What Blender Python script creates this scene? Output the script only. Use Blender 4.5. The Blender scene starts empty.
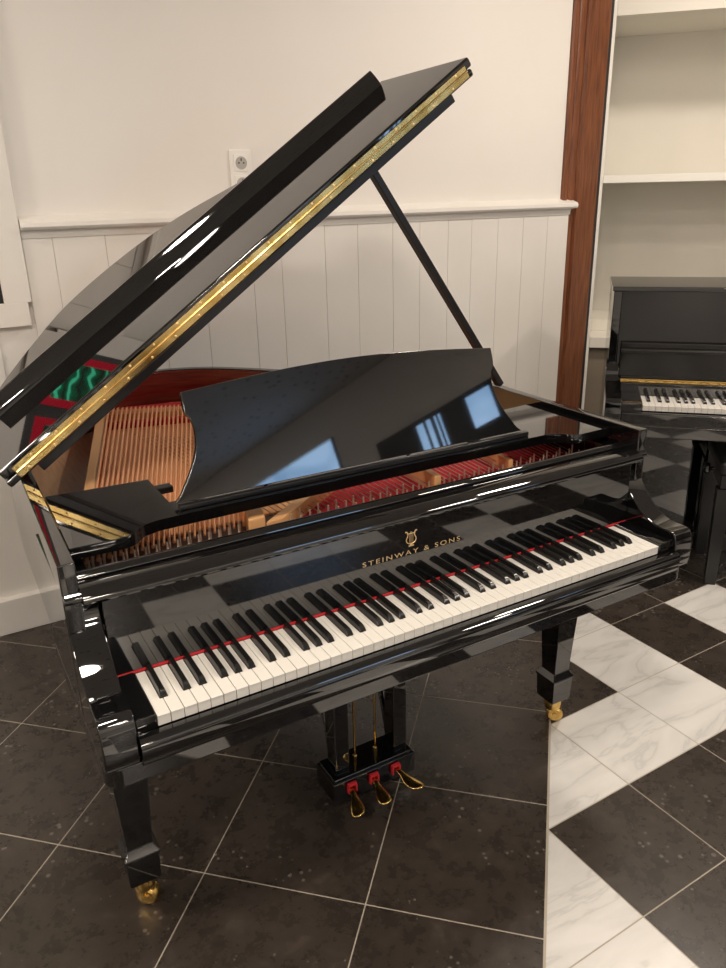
import bpy, bmesh, math, random
from mathutils import Vector, Matrix
from math import sin, cos, pi, radians

random.seed(7)
SC = bpy.context.scene
COL = SC.collection

# ------------------------------------------------------------------ camera
R = [[0.8648623791900115, -0.5015697041549819, -0.0209975459441524],
     [-0.19536764502042453, -0.29775569647239314, -0.9344372790601911],
     [0.46243329069279415, 0.8122618894741549, -0.35550819489198437]]
CPOS = (-0.8350565628, -1.1057185907, 1.5372752738)
cam = bpy.data.objects.new('camera', bpy.data.cameras.new('camera'))
COL.objects.link(cam)
cam.data.sensor_fit = 'VERTICAL'
cam.data.sensor_height = 36.0
cam.data.lens = 767.1686831 / 968 * 36.0
cam.data.clip_start = 0.02
cam.matrix_world = Matrix(((R[0][0], -R[1][0], -R[2][0], CPOS[0]),
                           (R[0][1], -R[1][1], -R[2][1], CPOS[1]),
                           (R[0][2], -R[1][2], -R[2][2], CPOS[2]),
                           (0, 0, 0, 1)))
SC.camera = cam

# ------------------------------------------------------------------ world, lights, exposure
wd = bpy.data.worlds.new('world')
SC.world = wd
wd.use_nodes = True
wd.node_tree.nodes['Background'].inputs[0].default_value = (0.55, 0.62, 0.75, 1)
wd.node_tree.nodes['Background'].inputs[1].default_value = 0.3
SC.view_settings.view_transform = 'Standard'
SC.view_settings.look = 'None'
SC.view_settings.gamma = 1.0
SC.view_settings.use_curve_mapping = False
SC.view_settings.exposure = 0.0
CEIL = 3.0


def ceiling_lamp(x, y, power, size=0.36, colr=(1.0, 0.88, 0.755)):
    l = bpy.data.lights.new('ceiling_lamp', 'AREA')
    l.shape = 'DISK'
    l.size = size
    l.energy = power
    l.color = colr
    o = bpy.data.objects.new('ceiling_lamp', l)
    COL.objects.link(o)
    o.location = (x, y, CEIL - 0.03)
    return o


LAMP = 38
for lx, ly_ in ((-0.58, -0.75), (1.85, 0.45), (1.9, -1.6), (-2.4, 1.0), (-2.75, -1.3), (-0.1, -4.4), (-2.5, -5.6), (0.3, -7.0)):  # second lamp added to brighten the piano interior, sixth added for floor glare
    ceiling_lamp(lx, ly_, LAMP)


# ------------------------------------------------------------------ materials
def mat(name, col=(0.5, 0.5, 0.5), rough=0.5, metal=0.0, spec=0.5, coat=0.0, ior=1.5):
    m = bpy.data.materials.new(name)
    m.use_nodes = True
    b = m.node_tree.nodes['Principled BSDF']
    b.inputs['Base Color'].default_value = (*col, 1)
    b.inputs['Roughness'].default_value = rough
    b.inputs['Metallic'].default_value = metal
    b.inputs['Specular IOR Level'].default_value = spec
    b.inputs['Coat Weight'].default_value = coat
    b.inputs['IOR'].default_value = ior
    return m


def N(m, t, **kw):
    n = m.node_tree.nodes.new(t)
    for k, v in kw.items():
        setattr(n, k, v)
    return n


def Lk(m, a, b):
    m.node_tree.links.new(a, b)


def bsdf(m):
    return m.node_tree.nodes['Principled BSDF']


def ramp(m, stops):
    r = N(m, 'ShaderNodeValToRGB')
    el = r.color_ramp.elements
    while len(el) < len(stops):
        el.new(0.5)
    for e, (p, c) in zip(el, stops):
        e.position = p
        e.color = (*c, 1)
    return r


def noise_col(m, scale, stops, detail=4, coords='Object', dist=0.0, stretch=None):
    tc = N(m, 'ShaderNodeTexCoord')
    n = N(m, 'ShaderNodeTexNoise')
    n.inputs['Scale'].default_value = scale
    n.inputs['Detail'].default_value = detail
    n.inputs['Distortion'].default_value = dist
    src = tc.outputs[coords]
    if stretch:
        mp = N(m, 'ShaderNodeMapping')
        mp.inputs['Scale'].default_value = stretch
        Lk(m, src, mp.inputs['Vector'])
        src = mp.outputs['Vector']
    Lk(m, src, n.inputs['Vector'])
    r = ramp(m, stops)
    Lk(m, n.outputs['Fac'], r.inputs['Fac'])
    Lk(m, r.outputs['Color'], bsdf(m).inputs['Base Color'])
    return n, r


def bump(m, height_socket, strength=0.1, dist=0.01):
    b = N(m, 'ShaderNodeBump')
    b.inputs['Strength'].default_value = strength
    b.inputs['Distance'].default_value = dist
    Lk(m, height_socket, b.inputs['Height'])
    Lk(m, b.outputs['Normal'], bsdf(m).inputs['Normal'])


M = {}
M['black'] = mat('black_polyester', (0.0035, 0.0034, 0.0036), 0.03, ior=1.9)
M['black_satin'] = mat('black_satin', (0.008, 0.0078, 0.008), 0.3)
M['black_key'] = mat('black_key', (0.008, 0.0075, 0.007), 0.22)
M['white_key'] = mat('white_key', (0.69, 0.665, 0.615), 0.24)
M['brass'] = mat('brass', (0.78, 0.52, 0.17), 0.2, 1.0)
M['gold'] = mat('gold', (0.92, 0.68, 0.36), 0.35, 1.0)
M['hinge_brass'] = mat('hinge_brass', (0.85, 0.60, 0.22), 0.24, 1.0)
noise_col(M['hinge_brass'], 18, [(0.35, (0.62, 0.40, 0.12)), (0.65, (0.92, 0.70, 0.30))])
M['chrome'] = mat('chrome', (0.7, 0.68, 0.66), 0.15, 1.0)
M['red_felt'] = mat('red_felt', (0.50, 0.012, 0.02), 0.9)
noise_col(M['red_felt'], 220, [(0.3, (0.40, 0.008, 0.014)), (0.7, (0.60, 0.02, 0.03))])
M['mahogany'] = mat('inner_mahogany', (0.13, 0.012, 0.010), 0.16)
noise_col(M['mahogany'], 9, [(0.3, (0.10, 0.010, 0.008)), (0.7, (0.18, 0.02, 0.014))], stretch=(1, 1, 14))
M['bronze'] = mat('iron_plate_bronze', (0.84, 0.46, 0.20), 0.40, 0.25)
M['copper'] = mat('copper_string', (0.92, 0.50, 0.27), 0.40, 0.7)
M['pin'] = mat('tuning_pin_metal', (0.75, 0.6, 0.48), 0.35, 0.7)
M['steel'] = mat('steel_string', (0.5, 0.47, 0.44), 0.3, 1.0)
M['soundboard'] = mat('soundboard_wood', (0.55, 0.30, 0.15), 0.35)
noise_col(M['soundboard'], 6, [(0.3, (0.68, 0.41, 0.23)), (0.7, (0.80, 0.52, 0.31))], stretch=(24, 1.5, 1))
M['maple'] = mat('bridge_maple', (0.62, 0.42, 0.22), 0.45)

M['wall'] = mat('painted_wall', (0.78, 0.745, 0.70), 0.55)
n_, r_ = noise_col(M['wall'], 1.6, [(0.35, (0.765, 0.73, 0.685)), (0.65, (0.79, 0.757, 0.715))], detail=3)
n2 = N(M['wall'], 'ShaderNodeTexNoise')
n2.inputs['Scale'].default_value = 60
bump(M['wall'], n2.outputs['Fac'], 0.06, 0.004)
M['wood_white'] = mat('painted_woodwork', (0.76, 0.73, 0.685), 0.38)
noise_col(M['wood_white'], 3, [(0.35, (0.74, 0.71, 0.665)), (0.65, (0.775, 0.745, 0.70))])
M['shelf_white'] = mat('shelf_white', (0.74, 0.71, 0.635), 0.4)
noise_col(M['shelf_white'], 2, [(0.35, (0.72, 0.69, 0.615)), (0.65, (0.755, 0.72, 0.645))])
M['shelf_edge'] = mat('shelf_edge_white', (0.84, 0.82, 0.76), 0.35)
M['taupe'] = mat('taupe_panel', (0.20, 0.165, 0.125), 0.5)
M['brown_wood'] = mat('stained_wood', (0.2, 0.06, 0.025), 0.35)
noise_col(M['brown_wood'], 7, [(0.3, (0.09, 0.026, 0.009)), (0.5, (0.165, 0.052, 0.018)), (0.72, (0.23, 0.078, 0.028))],
          detail=6, dist=0.4, stretch=(14, 14, 0.9))
M['plastic'] = mat('socket_plastic', (0.80, 0.78, 0.73), 0.35)
M['plastic_in'] = mat('socket_recess', (0.40, 0.38, 0.35), 0.5)
M['dark_hole'] = mat('dark_hole_and_gap', (0.02, 0.02, 0.02), 0.6)
M['pin_block'] = mat('pin_block_wood', (0.05, 0.018, 0.012), 0.4)
M['panel_black'] = mat('panel_black', (0.012, 0.011, 0.0105), 0.12)
M['leather'] = mat('bench_leather', (0.012, 0.011, 0.011), 0.4)

# ceiling with scattered dark perforations
m = M['ceiling'] = mat('acoustic_ceiling', (0.45, 0.43, 0.41), 0.8)
tc = N(m, 'ShaderNodeTexCoord')
vo = N(m, 'ShaderNodeTexVoronoi')
vo.inputs['Scale'].default_value = 9.0
Lk(m, tc.outputs['Object'], vo.inputs['Vector'])
rr = ramp(m, [(0.16, (0.10, 0.095, 0.09)), (0.22, (0.45, 0.43, 0.41))])
Lk(m, vo.outputs['Distance'], rr.inputs['Fac'])
Lk(m, rr.outputs['Color'], bsdf(m).inputs['Base Color'])

# dark stone tile
m = M['tile_dark'] = mat('dark_stone_tile', (0.02, 0.016, 0.014), 0.28)
geo = N(m, 'ShaderNodeNewGeometry')
tc = N(m, 'ShaderNodeTexCoord')
vm = N(m, 'ShaderNodeVectorMath', operation='MULTIPLY_ADD')
comb = N(m, 'ShaderNodeCombineXYZ')
for i in range(3):
    Lk(m, geo.outputs['Random Per Island'], comb.inputs[i])
vm.inputs[1].default_value = (37, 53, 19)
Lk(m, comb.outputs[0], vm.inputs[0])
Lk(m, tc.outputs['Object'], vm.inputs[2])
n1 = N(m, 'ShaderNodeTexNoise')
n1.inputs['Scale'].default_value = 16
n1.inputs['Detail'].default_value = 8
n1.inputs['Roughness'].default_value = 0.7
Lk(m, vm.outputs[0], n1.inputs['Vector'])
r1 = ramp(m, [(0.30, (0.023, 0.0185, 0.015)), (0.55, (0.042, 0.033, 0.0265)), (0.75, (0.070, 0.056, 0.045))])
Lk(m, n1.outputs['Fac'], r1.inputs['Fac'])
vz = N(m, 'ShaderNodeTexVoronoi')
vz.inputs['Scale'].default_value = 42
vz.inputs['Randomness'].default_value = 1.0
Lk(m, vm.outputs[0], vz.inputs['Vector'])
n3 = N(m, 'ShaderNodeTexNoise')
n3.inputs['Scale'].default_value = 6.5
Lk(m, vm.outputs[0], n3.inputs['Vector'])
sp = N(m, 'ShaderNodeMath', operation='MULTIPLY_ADD')
sp.inputs[1].default_value = -1.1
sp.inputs[2].default_value = 0.72
Lk(m, n3.outputs['Fac'], sp.inputs[0])
lt = N(m, 'ShaderNodeMath', operation='ADD')
Lk(m, vz.outputs['Distance'], lt.inputs[0])
Lk(m, sp.outputs[0], lt.inputs[1])
r2 = ramp(m, [(0.20, (0.8, 0.8, 0.8)), (0.27, (0, 0, 0))])
Lk(m, lt.outputs[0], r2.inputs['Fac'])
mx = N(m, 'ShaderNodeMixRGB')
mx.inputs['Color2'].default_value = (0.15, 0.13, 0.11, 1)
Lk(m, r2.outputs['Color'], mx.inputs['Fac'])
Lk(m, r1.outputs['Color'], mx.inputs['Color1'])
Lk(m, mx.outputs['Color'], bsdf(m).inputs['Base Color'])
rg = N(m, 'ShaderNodeMapRange')
rg.inputs['To Min'].default_value = 0.20
rg.inputs['To Max'].default_value = 0.36
Lk(m, n1.outputs['Fac'], rg.inputs['Value'])
Lk(m, rg.outputs[0], bsdf(m).inputs['Roughness'])
bump(m, n1.outputs['Fac'], 0.10, 0.003)

# marble
m = M['tile_marble'] = mat('white_marble_tile', (0.7, 0.68, 0.64), 0.22)
geo = N(m, 'ShaderNodeNewGeometry')
tc = N(m, 'ShaderNodeTexCoord')
vm = N(m, 'ShaderNodeVectorMath', operation='MULTIPLY_ADD')
comb = N(m, 'ShaderNodeCombineXYZ')
for i in range(3):
    Lk(m, geo.outputs['Random Per Island'], comb.inputs[i])
vm.inputs[1].default_value = (31, 47, 13)
Lk(m, comb.outputs[0], vm.inputs[0])
Lk(m, tc.outputs['Object'], vm.inputs[2])
mp = N(m, 'ShaderNodeMapping')
mp.inputs['Rotation'].default_value = (0, 0, radians(-28))
mp.inputs['Scale'].default_value = (1.0, 3.2, 1)
Lk(m, vm.outputs[0], mp.inputs['Vector'])
n1 = N(m, 'ShaderNodeTexNoise')
n1.inputs['Scale'].default_value = 2.6
n1.inputs['Detail'].default_value = 7
n1.inputs['Distortion'].default_value = 0.7
Lk(m, mp.outputs[0], n1.inputs['Vector'])
ab = N(m, 'ShaderNodeMath', operation='SUBTRACT')
ab.inputs[1].default_value = 0.5
Lk(m, n1.outputs['Fac'], ab.inputs[0])
ab2 = N(m, 'ShaderNodeMath', operation='ABSOLUTE')
Lk(m, ab.outputs[0], ab2.inputs[0])
r1 = ramp(m, [(0.0, (0.55, 0.54, 0.515)), (0.02, (0.635, 0.62, 0.59)), (0.13, (0.70, 0.685, 0.655))])
Lk(m, ab2.outputs[0], r1.inputs['Fac'])
Lk(m, r1.outputs['Color'], bsdf(m).inputs['Base Color'])
M['grout'] = mat('light_grout', (0.42, 0.37, 0.30), 0.8)


def emit(name, col, strength):
    m = bpy.data.materials.new(name)
    m.use_nodes = True
    nt = m.node_tree
    nt.nodes.remove(nt.nodes['Principled BSDF'])
    e = nt.nodes.new('ShaderNodeEmission')
    e.inputs[0].default_value = (*col, 1)
    e.inputs[1].default_value = strength
    nt.links.new(e.outputs[0], nt.nodes['Material Output'].inputs[0])
    return m, e


# stained glass lit from behind: dark green ground with teal line work
m, e = emit('stained_glass_green', (0.02, 0.3, 0.14), 1.0)
M['glass_green'] = m
tc = N(m, 'ShaderNodeTexCoord')
wv = N(m, 'ShaderNodeTexWave', wave_type='RINGS')
wv.inputs['Scale'].default_value = 11.0
wv.inputs['Distortion'].default_value = 5
wv.inputs['Detail'].default_value = 1.0
wv.inputs['Detail Scale'].default_value = 1.4
Lk(m, tc.outputs['Object'], wv.inputs['Vector'])
rr = ramp(m, [(0.0, (0.02, 0.03, 0.02)), (0.25, (0.012, 0.11, 0.045)), (0.80, (0.012, 0.15, 0.065)), (0.93, (0.10, 0.85, 0.45))])
Lk(m, wv.outputs['Fac'], rr.inputs['Fac'])
Lk(m, rr.outputs['Color'], e.inputs[0])
M['glass_red'], _ = emit('stained_glass_red', (0.75, 0.015, 0.04), 0.75)

m, e = emit('daylight_glazing', (0.42, 0.66, 1.0), 6.0)
M['daylight'] = m
tc = N(m, 'ShaderNodeTexCoord')
nz = N(m, 'ShaderNodeTexNoise')
nz.inputs['Scale'].default_value = 1.5
nz.inputs['Detail'].default_value = 2
nz.inputs['Distortion'].default_value = 1.0
Lk(m, tc.outputs['Object'], nz.inputs['Vector'])
rr = ramp(m, [(0.35, (0.26, 0.45, 0.72)), (0.6, (0.45, 0.68, 1.0))])
Lk(m, nz.outputs['Fac'], rr.inputs['Fac'])
Lk(m, rr.outputs['Color'], e.inputs[0])
M['frame_dark'] = mat('dark_shopfront_frame', (0.012, 0.012, 0.013), 0.4)


# ------------------------------------------------------------------ mesh builder
class MB:
    def __init__(self):
        self.bm = bmesh.new()

    def _add(self, t, mi=0, mtx=None):
        if mtx is not None:
            bmesh.ops.transform(t, matrix=mtx, verts=t.verts)
        for f in t.faces:
            f.material_index = mi
        me = bpy.data.meshes.new('tmp')
        t.to_mesh(me)
        t.free()
        self.bm.from_mesh(me)
        bpy.data.meshes.remove(me)
        return self

    @staticmethod
    def _bevel(t, off, seg=2, ang=25):
        if off <= 0:
            return
        es = [e for e in t.edges if len(e.link_faces) == 2 and e.calc_face_angle(0) > radians(ang)]
        bmesh.ops.bevel(t, geom=es, offset=off, segments=seg, profile=0.5, affect='EDGES', clamp_overlap=True)

    def box(self, x0, x1, y0, y1, z0, z1, bev=0.0, mi=0, mtx=None, seg=2):
        t = bmesh.new()
        bmesh.ops.create_cube(t, size=1.0)
        for v in t.verts:
            v.co = Vector((x0 + (v.co.x + .5) * (x1 - x0), y0 + (v.co.y + .5) * (y1 - y0), z0 + (v.co.z + .5) * (z1 - z0)))
        self._bevel(t, bev, seg)
        return self._add(t, mi, mtx)

    def prism(self, poly, axis, a, b, bev=0.0, mi=0, mtx=None, seg=2, ang=25):
        """poly = list of 2-D points; axis 'x': (y,z), 'y': (x,z), 'z': (x,y)"""
        t = bmesh.new()

        def P(p, c):
            return {'x': (c, p[0], p[1]), 'y': (p[0], c, p[1]), 'z': (p[0], p[1], c)}[axis]
        va = [t.verts.new(P(p, a)) for p in poly]
        vb = [t.verts.new(P(p, b)) for p in poly]
        n = len(poly)
        t.faces.new(va[::-1])
        t.faces.new(vb)
        for i in range(n):
            j = (i + 1) % n
            t.faces.new((va[i], va[j], vb[j], vb[i]))
        bmesh.ops.recalc_face_normals(t, faces=t.faces)
        self._bevel(t, bev, seg, ang)
        return self._add(t, mi, mtx)

    def rings(self, rings, mi=0, caps=True, mtx=None, closed=True):
        t = bmesh.new()
        vs = [[t.verts.new(p) for p in r] for r in rings]
        n = len(vs[0])
        for a, b in zip(vs[:-1], vs[1:]):
            for i in range(n if closed else n - 1):
                j = (i + 1) % n
                t.faces.new((a[i], a[j], b[j], b[i]))
        if caps:
            t.faces.new(vs[0][::-1])
            t.faces.new(vs[-1])
        bmesh.ops.recalc_face_normals(t, faces=t.faces)
        return self._add(t, mi, mtx)

    def tube(self, pts, r, n=8, mi=0, mtx=None):
        pts = [Vector(p) for p in pts]
        rad = r if isinstance(r, (list, tuple)) else [r] * len(pts)
        rings = []
        up = None
        for i, p in enumerate(pts):
            d = (pts[min(i + 1, len(pts) - 1)] - pts[max(i - 1, 0)]).normalized()
            if up is None:
                up = Vector((0, 0, 1)) if abs(d.z) < 0.9 else Vector((1, 0, 0))
            s = d.cross(up).normalized()
            up = s.cross(d).normalized()
            rings.append([p + (s * cos(2 * pi * k / n) + up * sin(2 * pi * k / n)) * rad[i] for k in range(n)])
        return self.rings(rings, mi, True, mtx)

    def lathe(self, prof, n=20, mi=0, mtx=None):
        """prof: (radius, z) along local z"""
        rings = [[(max(r, 1e-5) * cos(2 * pi * k / n), max(r, 1e-5) * sin(2 * pi * k / n), z) for k in range(n)] for r, z in prof]
        return self.rings(rings, mi, True, mtx)

    def sections(self, secs, n=14, mi=0, mtx=None):
        """secs: (center, half_x, half_z) elliptical sections swept along y"""
        rings = [[(c[0] + hx * cos(2 * pi * k / n), c[1], c[2] + hz * sin(2 * pi * k / n)) for k in range(n)] for c, hx, hz in secs]
        return self.rings(rings, mi, True, mtx)

    def build(self, name, mats, parent=None, org=(0, 0, 0), smooth=35):
        me = bpy.data.meshes.new(name)
        bmesh.ops.translate(self.bm, verts=self.bm.verts, vec=-Vector(org))
        self.bm.to_mesh(me)
        self.bm.free()
        for mm in (mats if isinstance(mats, (list, tuple)) else [mats]):
            me.materials.append(mm)
        me.shade_smooth()
        me.set_sharp_from_angle(angle=radians(smooth))
        o = bpy.data.objects.new(name, me)
        COL.objects.link(o)
        wn = o.modifiers.new('weighted_normal', 'WEIGHTED_NORMAL')
        wn.keep_sharp = True
        wn.weight = 100
        wn.mode = 'FACE_AREA'
        if parent:
            o.parent = parent
        return o


def link_copy(o, parent, loc=None):
    c = o.copy()
    COL.objects.link(c)
    c.parent = parent
    if loc is not None:
        c.location = loc
    return c


def structure(o):
    o['kind'] = 'structure'
    return o


def thing(name, label, cat, loc=(0, 0, 0), rz=0, group=None):
    o = bpy.data.objects.new(name, None)
    COL.objects.link(o)
    o.location = loc
    o.rotation_euler = (0, 0, rz)
    o.empty_display_size = 0.1
    o['label'] = label
    o['category'] = cat
    if group:
        o['group'] = group
    return o


def catmull(pts, sub=8):
    out = []
    n = len(pts)
    for i in range(n - 1):
        p0, p1, p2, p3 = [Vector(pts[max(0, min(n - 1, k))]) for k in (i - 1, i, i + 1, i + 2)]
        for s in range(sub):
            t = s / sub
            out.append(0.5 * ((2 * p1) + (-p0 + p2) * t + (2 * p0 - 5 * p1 + 4 * p2 - p3) * t * t + (-p0 + 3 * p1 - 3 * p2 + p3) * t ** 3))
    out.append(Vector(pts[-1]))
    return [tuple(p) for p in out]


def offset_path(pts, d):
    """shift an open 2-D path to its left by d"""
    out = []
    for i, p in enumerate(pts):
        a = Vector(pts[max(i - 1, 0)])
        b = Vector(pts[min(i + 1, len(pts) - 1)])
        t = (b - a).normalized()
        out.append((p[0] - t.y * d, p[1] + t.x * d))
    return out


# ------------------------------------------------------------------ the room
# floor: large dark tiles on one side of a diagonal border, small marble and dark tiles on the other
OX, OY, TH, TS = 0.61206, -0.00315, 0.8074, 0.30008
BD = Vector((cos(TH), sin(TH)))
PR = Vector((BD.y, -BD.x))
AV = (-BD + PR) / math.sqrt(2)
BV = (BD + PR) / math.sqrt(2)
O2 = Vector((OX, OY))
B0 = O2 - TS * BV
KNOWN = {(-1, -1): 1, (-1, 0): 1, (-1, 1): 1, (-2, 1): 1, (-2, 0): 0, (-2, 2): 0, (-1, 2): 0, (0, 0): 0, (0, -1): 0,
         (0, -2): 1, (1, -2): 1, (1, -1): 0, (-2, 3): 1, (-3, 2): 0, (-3, 1): 1, (0, 1): 0, (-1, 3): 0, (-3, 3): 0, (-3, 4): 0, (-4, 4): 0, (-4, 5): 1, (-2, 4): 0,
         (4, -3): 1, (5, -3): 0, (4, -4): 0, (3, -2): 0, (4, -1): 0, (5, -1): 1, (5, -2): 1, (4, 0): 0, (4, 2): 1,
         (4, 5): 1, (5, 2): 0, (4, 4): 0, (4, 6): 0, (4, 3): 0, (4, 1): 0, (5, 0): 1, (3, -3): 0, (4, -2): 0, (5, 1): 0}


def clip_poly(poly, c, nrm):
    """keep the part of a convex polygon with (p-c).n >= 0"""
    out = []
    for i in range(len(poly)):
        a, b = poly[i], poly[(i + 1) % len(poly)]
        da, db = (a - c).dot(nrm), (b - c).dot(nrm)
        if da >= 0:
            out.append(a)
        if (da >= 0) != (db >= 0):
            out.append(a + (b - a) * (da / (da - db)))
    return out


def shrink(poly, g):
    area = sum(poly[i].x * poly[(i + 1) % len(poly)].y - poly[(i + 1) % len(poly)].x * poly[i].y for i in range(len(poly)))
    s = 1 if area > 0 else -1
    res = poly
    for i in range(len(poly)):
        a, b = poly[i], poly[(i + 1) % len(poly)]
        if (b - a).length < 1e-5:
            continue
        d = (b - a).normalized()
        nrm = Vector((-d.y, d.x)) * s
        res = clip_poly(res, a + nrm * g, nrm)
        if len(res) < 3:
            return []
    return res


ROOM = [Vector(p) for p in ((-3.2, -8.2), (1.55, -8.2), (4.62, 0.42), (2.25, 2.75), (-3.2, 2.75))]


def room_clip(poly):
    for i in range(len(ROOM)):
        a, b = ROOM[i], ROOM[(i + 1) % len(ROOM)]
        d = (b - a).normalized()
        poly = clip_poly(poly, a, Vector((-d.y, d.x)))
        if len(poly) < 3:
            return []
    return poly


t = bmesh.new()


def tile_face(poly, mi):
    poly = room_clip(poly)
    if len(poly) < 3:
        return
    poly = shrink(poly, 0.0016)
    if len(poly) < 3:
        return
    f = t.faces.new([t.verts.new((p.x, p.y, 0.0)) for p in poly])
    f.material_index = mi
    f.normal_update()
    if f.normal.z < 0:
        f.normal_flip()


for i in range(-26, 28):
    for j in range(-30, 24):
        c = [O2 + TS * ((i + u) * AV + (j + v) * BV) for u, v in ((0, 0), (1, 0), (1, 1), (0, 1))]
        c = clip_poly(c, B0, PR)
        if len(c) >= 3:
            w = KNOWN.get((i, j), (i + j) % 2 == 0)
            tile_face(c, 2 if w else 1)
SU, SV, U0, V0 = 0.4025, 0.4019, -0.4055, -0.3174
for k in range(-16, 16):
    for q in range(-22, 22):
        c = [B0 + PR * (U0 + SU * (k + u)) + BD * (V0 + SV * (q + v)) for u, v in ((0, 0), (1, 0), (1, 1), (0, 1))]
        c = clip_poly(c, B0 + PR * 0.0, -PR)
        if len(c) >= 3:
            tile_face(c, 1)
# grout bed just below the tile faces and the slab under it
f = t.faces.new([t.verts.new((p.x, p.y, -0.0008)) for p in ROOM])
f.material_index = 0
bed = [t.verts.new((p.x, p.y, -0.05)) for p in ROOM]
t.faces.new(bed[::-1])
mb = MB()
me_tmp = bpy.data.meshes.new('tmp')
t.to_mesh(me_tmp)
t.free()
mb.bm.from_mesh(me_tmp)
structure(mb.build('floor', [M['grout'], M['tile_dark'], M['tile_marble']]))

mb = MB()
mb.prism([tuple(p) for p in ROOM], 'z', CEIL, CEIL + 0.08)
structure(mb.build('ceiling', M['ceiling']))

YW = 1.80   # back wall face
mb = MB()
mb.box(-3.2, 2.20, YW, YW + 0.12, 0, CEIL)
structure(mb.build('wall_back', M['wall']))
mb = MB()
mb.box(-3.2, -3.08, -8.2, YW, 0, CEIL)
structure(mb.build('wall_left', M['wall']))
mb = MB()
mb.box(-3.2, 1.7, -8.2, -8.08, 0, CEIL)
structure(mb.build('wall_front', M['wall']))
E45 = Matrix.Rotation(radians(-45), 4, 'Z')   # local x = along the angled wall, local y = away from the room
mb = MB()
mb.box(0.20, 3.3, 3.46, 3.56, 0, CEIL, mtx=E45)
structure(mb.build('wall_angled', M['wall']))
# right wall with the shopfront (behind the camera, seen in the reflections)
WE = Vector((0.35, 1.0, 0)).normalized()
WN = Vector((-1.0, 0.35, 0)).normalized()
W2 = Matrix(((WE.x, -WN.x, 0, 2.6), (WE.y, -WN.y, 0, -5.0), (0, 0, 1, 0), (0, 0, 0, 1)))   # local x along, y outward
mb = MB()
mb.box(-3.4, 5.95, 0, 0.12, 0, 1.65, mtx=W2)
mb.box(-3.4, -1.6, 0, 0.12, 1.65, 2.62, mtx=W2)
mb.box(-3.4, 5.95, 0, 0.12, 2.62, CEIL, mtx=W2)
mb.box(0.07, 5.95, 0, 0.12, 1.65, 2.62, mtx=W2)
structure(mb.build('wall_right', M['wall']))
mb = MB()
mb.box(-1.6, 0.07, 0.05, 0.07, 1.65, 2.62, mtx=W2)
win2 = structure(mb.build('window_2', M['daylight']))
mb = MB()
for s in (-1.6, 0.03):
    mb.box(s, s + 0.04, -0.01, 0.06, 1.65, 2.62, 0.004, mtx=W2)
mb.build('window_frame', M['frame_dark'], win2)
mb = MB()
mb.box(0.62, 3.1, -0.05, -0.002, 0.02, 2.30, 0.006, mtx=W2)
win3 = structure(mb.build('window_3', M['frame_dark']))
for s0, s1, z0, z1 in ((1.76, 2.02, 1.97, 2.25), (1.16, 1.24, 1.97, 2.25), (1.28, 1.33, 1.95, 2.25), (1.38, 1.40, 1.95, 2.25), (1.43, 1.45, 1.95, 2.25)):
    mb = MB()
    mb.box(s0, s1, -0.058, -0.051, z0, z1, mtx=W2)
    mb.build('pane', M['daylight'], win3)

# chair rail, panelling and skirting of the back wall
mb = MB()
prof = [(YW, 1.416), (YW - 0.022, 1.416), (YW - 0.024, 1.428), (YW - 0.028, 1.440), (YW - 0.044, 1.444), (YW - 0.050, 1.452), (YW - 0.048, 1.466),
        (YW - 0.040, 1.472), (YW - 0.020, 1.478), (YW, 1.488)]
mb.prism(prof, 'x', -0.478, 1.985, 0.0)
mb.prism([(YW, 1.44), (YW - 0.044, 1.444), (YW - 0.050, 1.452), (YW - 0.048, 1.466), (YW - 0.040, 1.472), (YW, 1.484)], 'x', 1.985, 2.012, 0.008)
structure(mb.build('trim_1', M['wood_white']))
mb = MB()
gx = [-0.478, -0.382, -0.207, -0.03, 0.14, 0.339, 0.462, 0.657, 0.81, 0.981, 1.12, 1.27, 1.40, 1.55, 1.70, 1.85, 1.982]
for a, b in zip(gx[:-1], gx[1:]):
    mb.box(a + 0.0004, b - 0.0004, YW - 0.018, YW, 0.14, 1.417, 0.0016)
mb.box(-0.478, 1.982, YW - 0.013, YW, 0.14, 1.41)
structure(mb.build('trim_2', M['wood_white']))
mb = MB()
mb.box(-0.602, 1.985, YW - 0.026, YW, 0.0, 0.128, 0.004)
mb.box(-3.08, -0.602, YW - 0.045, YW, 0.0, 0.14, 0.005)
structure(mb.build('baseboard_back', M['wood_white']))
# stained wooden post in the corner
mb = MB()
prof = [(1.936, YW), (1.936, YW - 0.010), (1.944, YW - 0.017), (1.962, YW - 0.017), (1.970, YW - 0.010), (1.974, YW - 0.009), (1.985, YW - 0.016), (2.003, YW - 0.016),
        (2.010, YW - 0.008), (2.016, YW - 0.008), (2.024, YW - 0.022), (2.040, YW - 0.022), (2.046, YW - 0.016), (2.150, YW - 0.016), (2.162, YW - 0.012), (2.166, YW)]
mb.prism(prof, 'z', 0, CEIL, 0.0)
structure(mb.build('trim_3', M['brown_wood']))
mb = MB()
mb.box(2.167, 2.186, YW - 0.004, YW, 0, CEIL)  # no real moulding: dark strip painting the shade in the gap beside the post
structure(mb.build('gap_shade_strip', M['dark_hole']))

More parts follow.
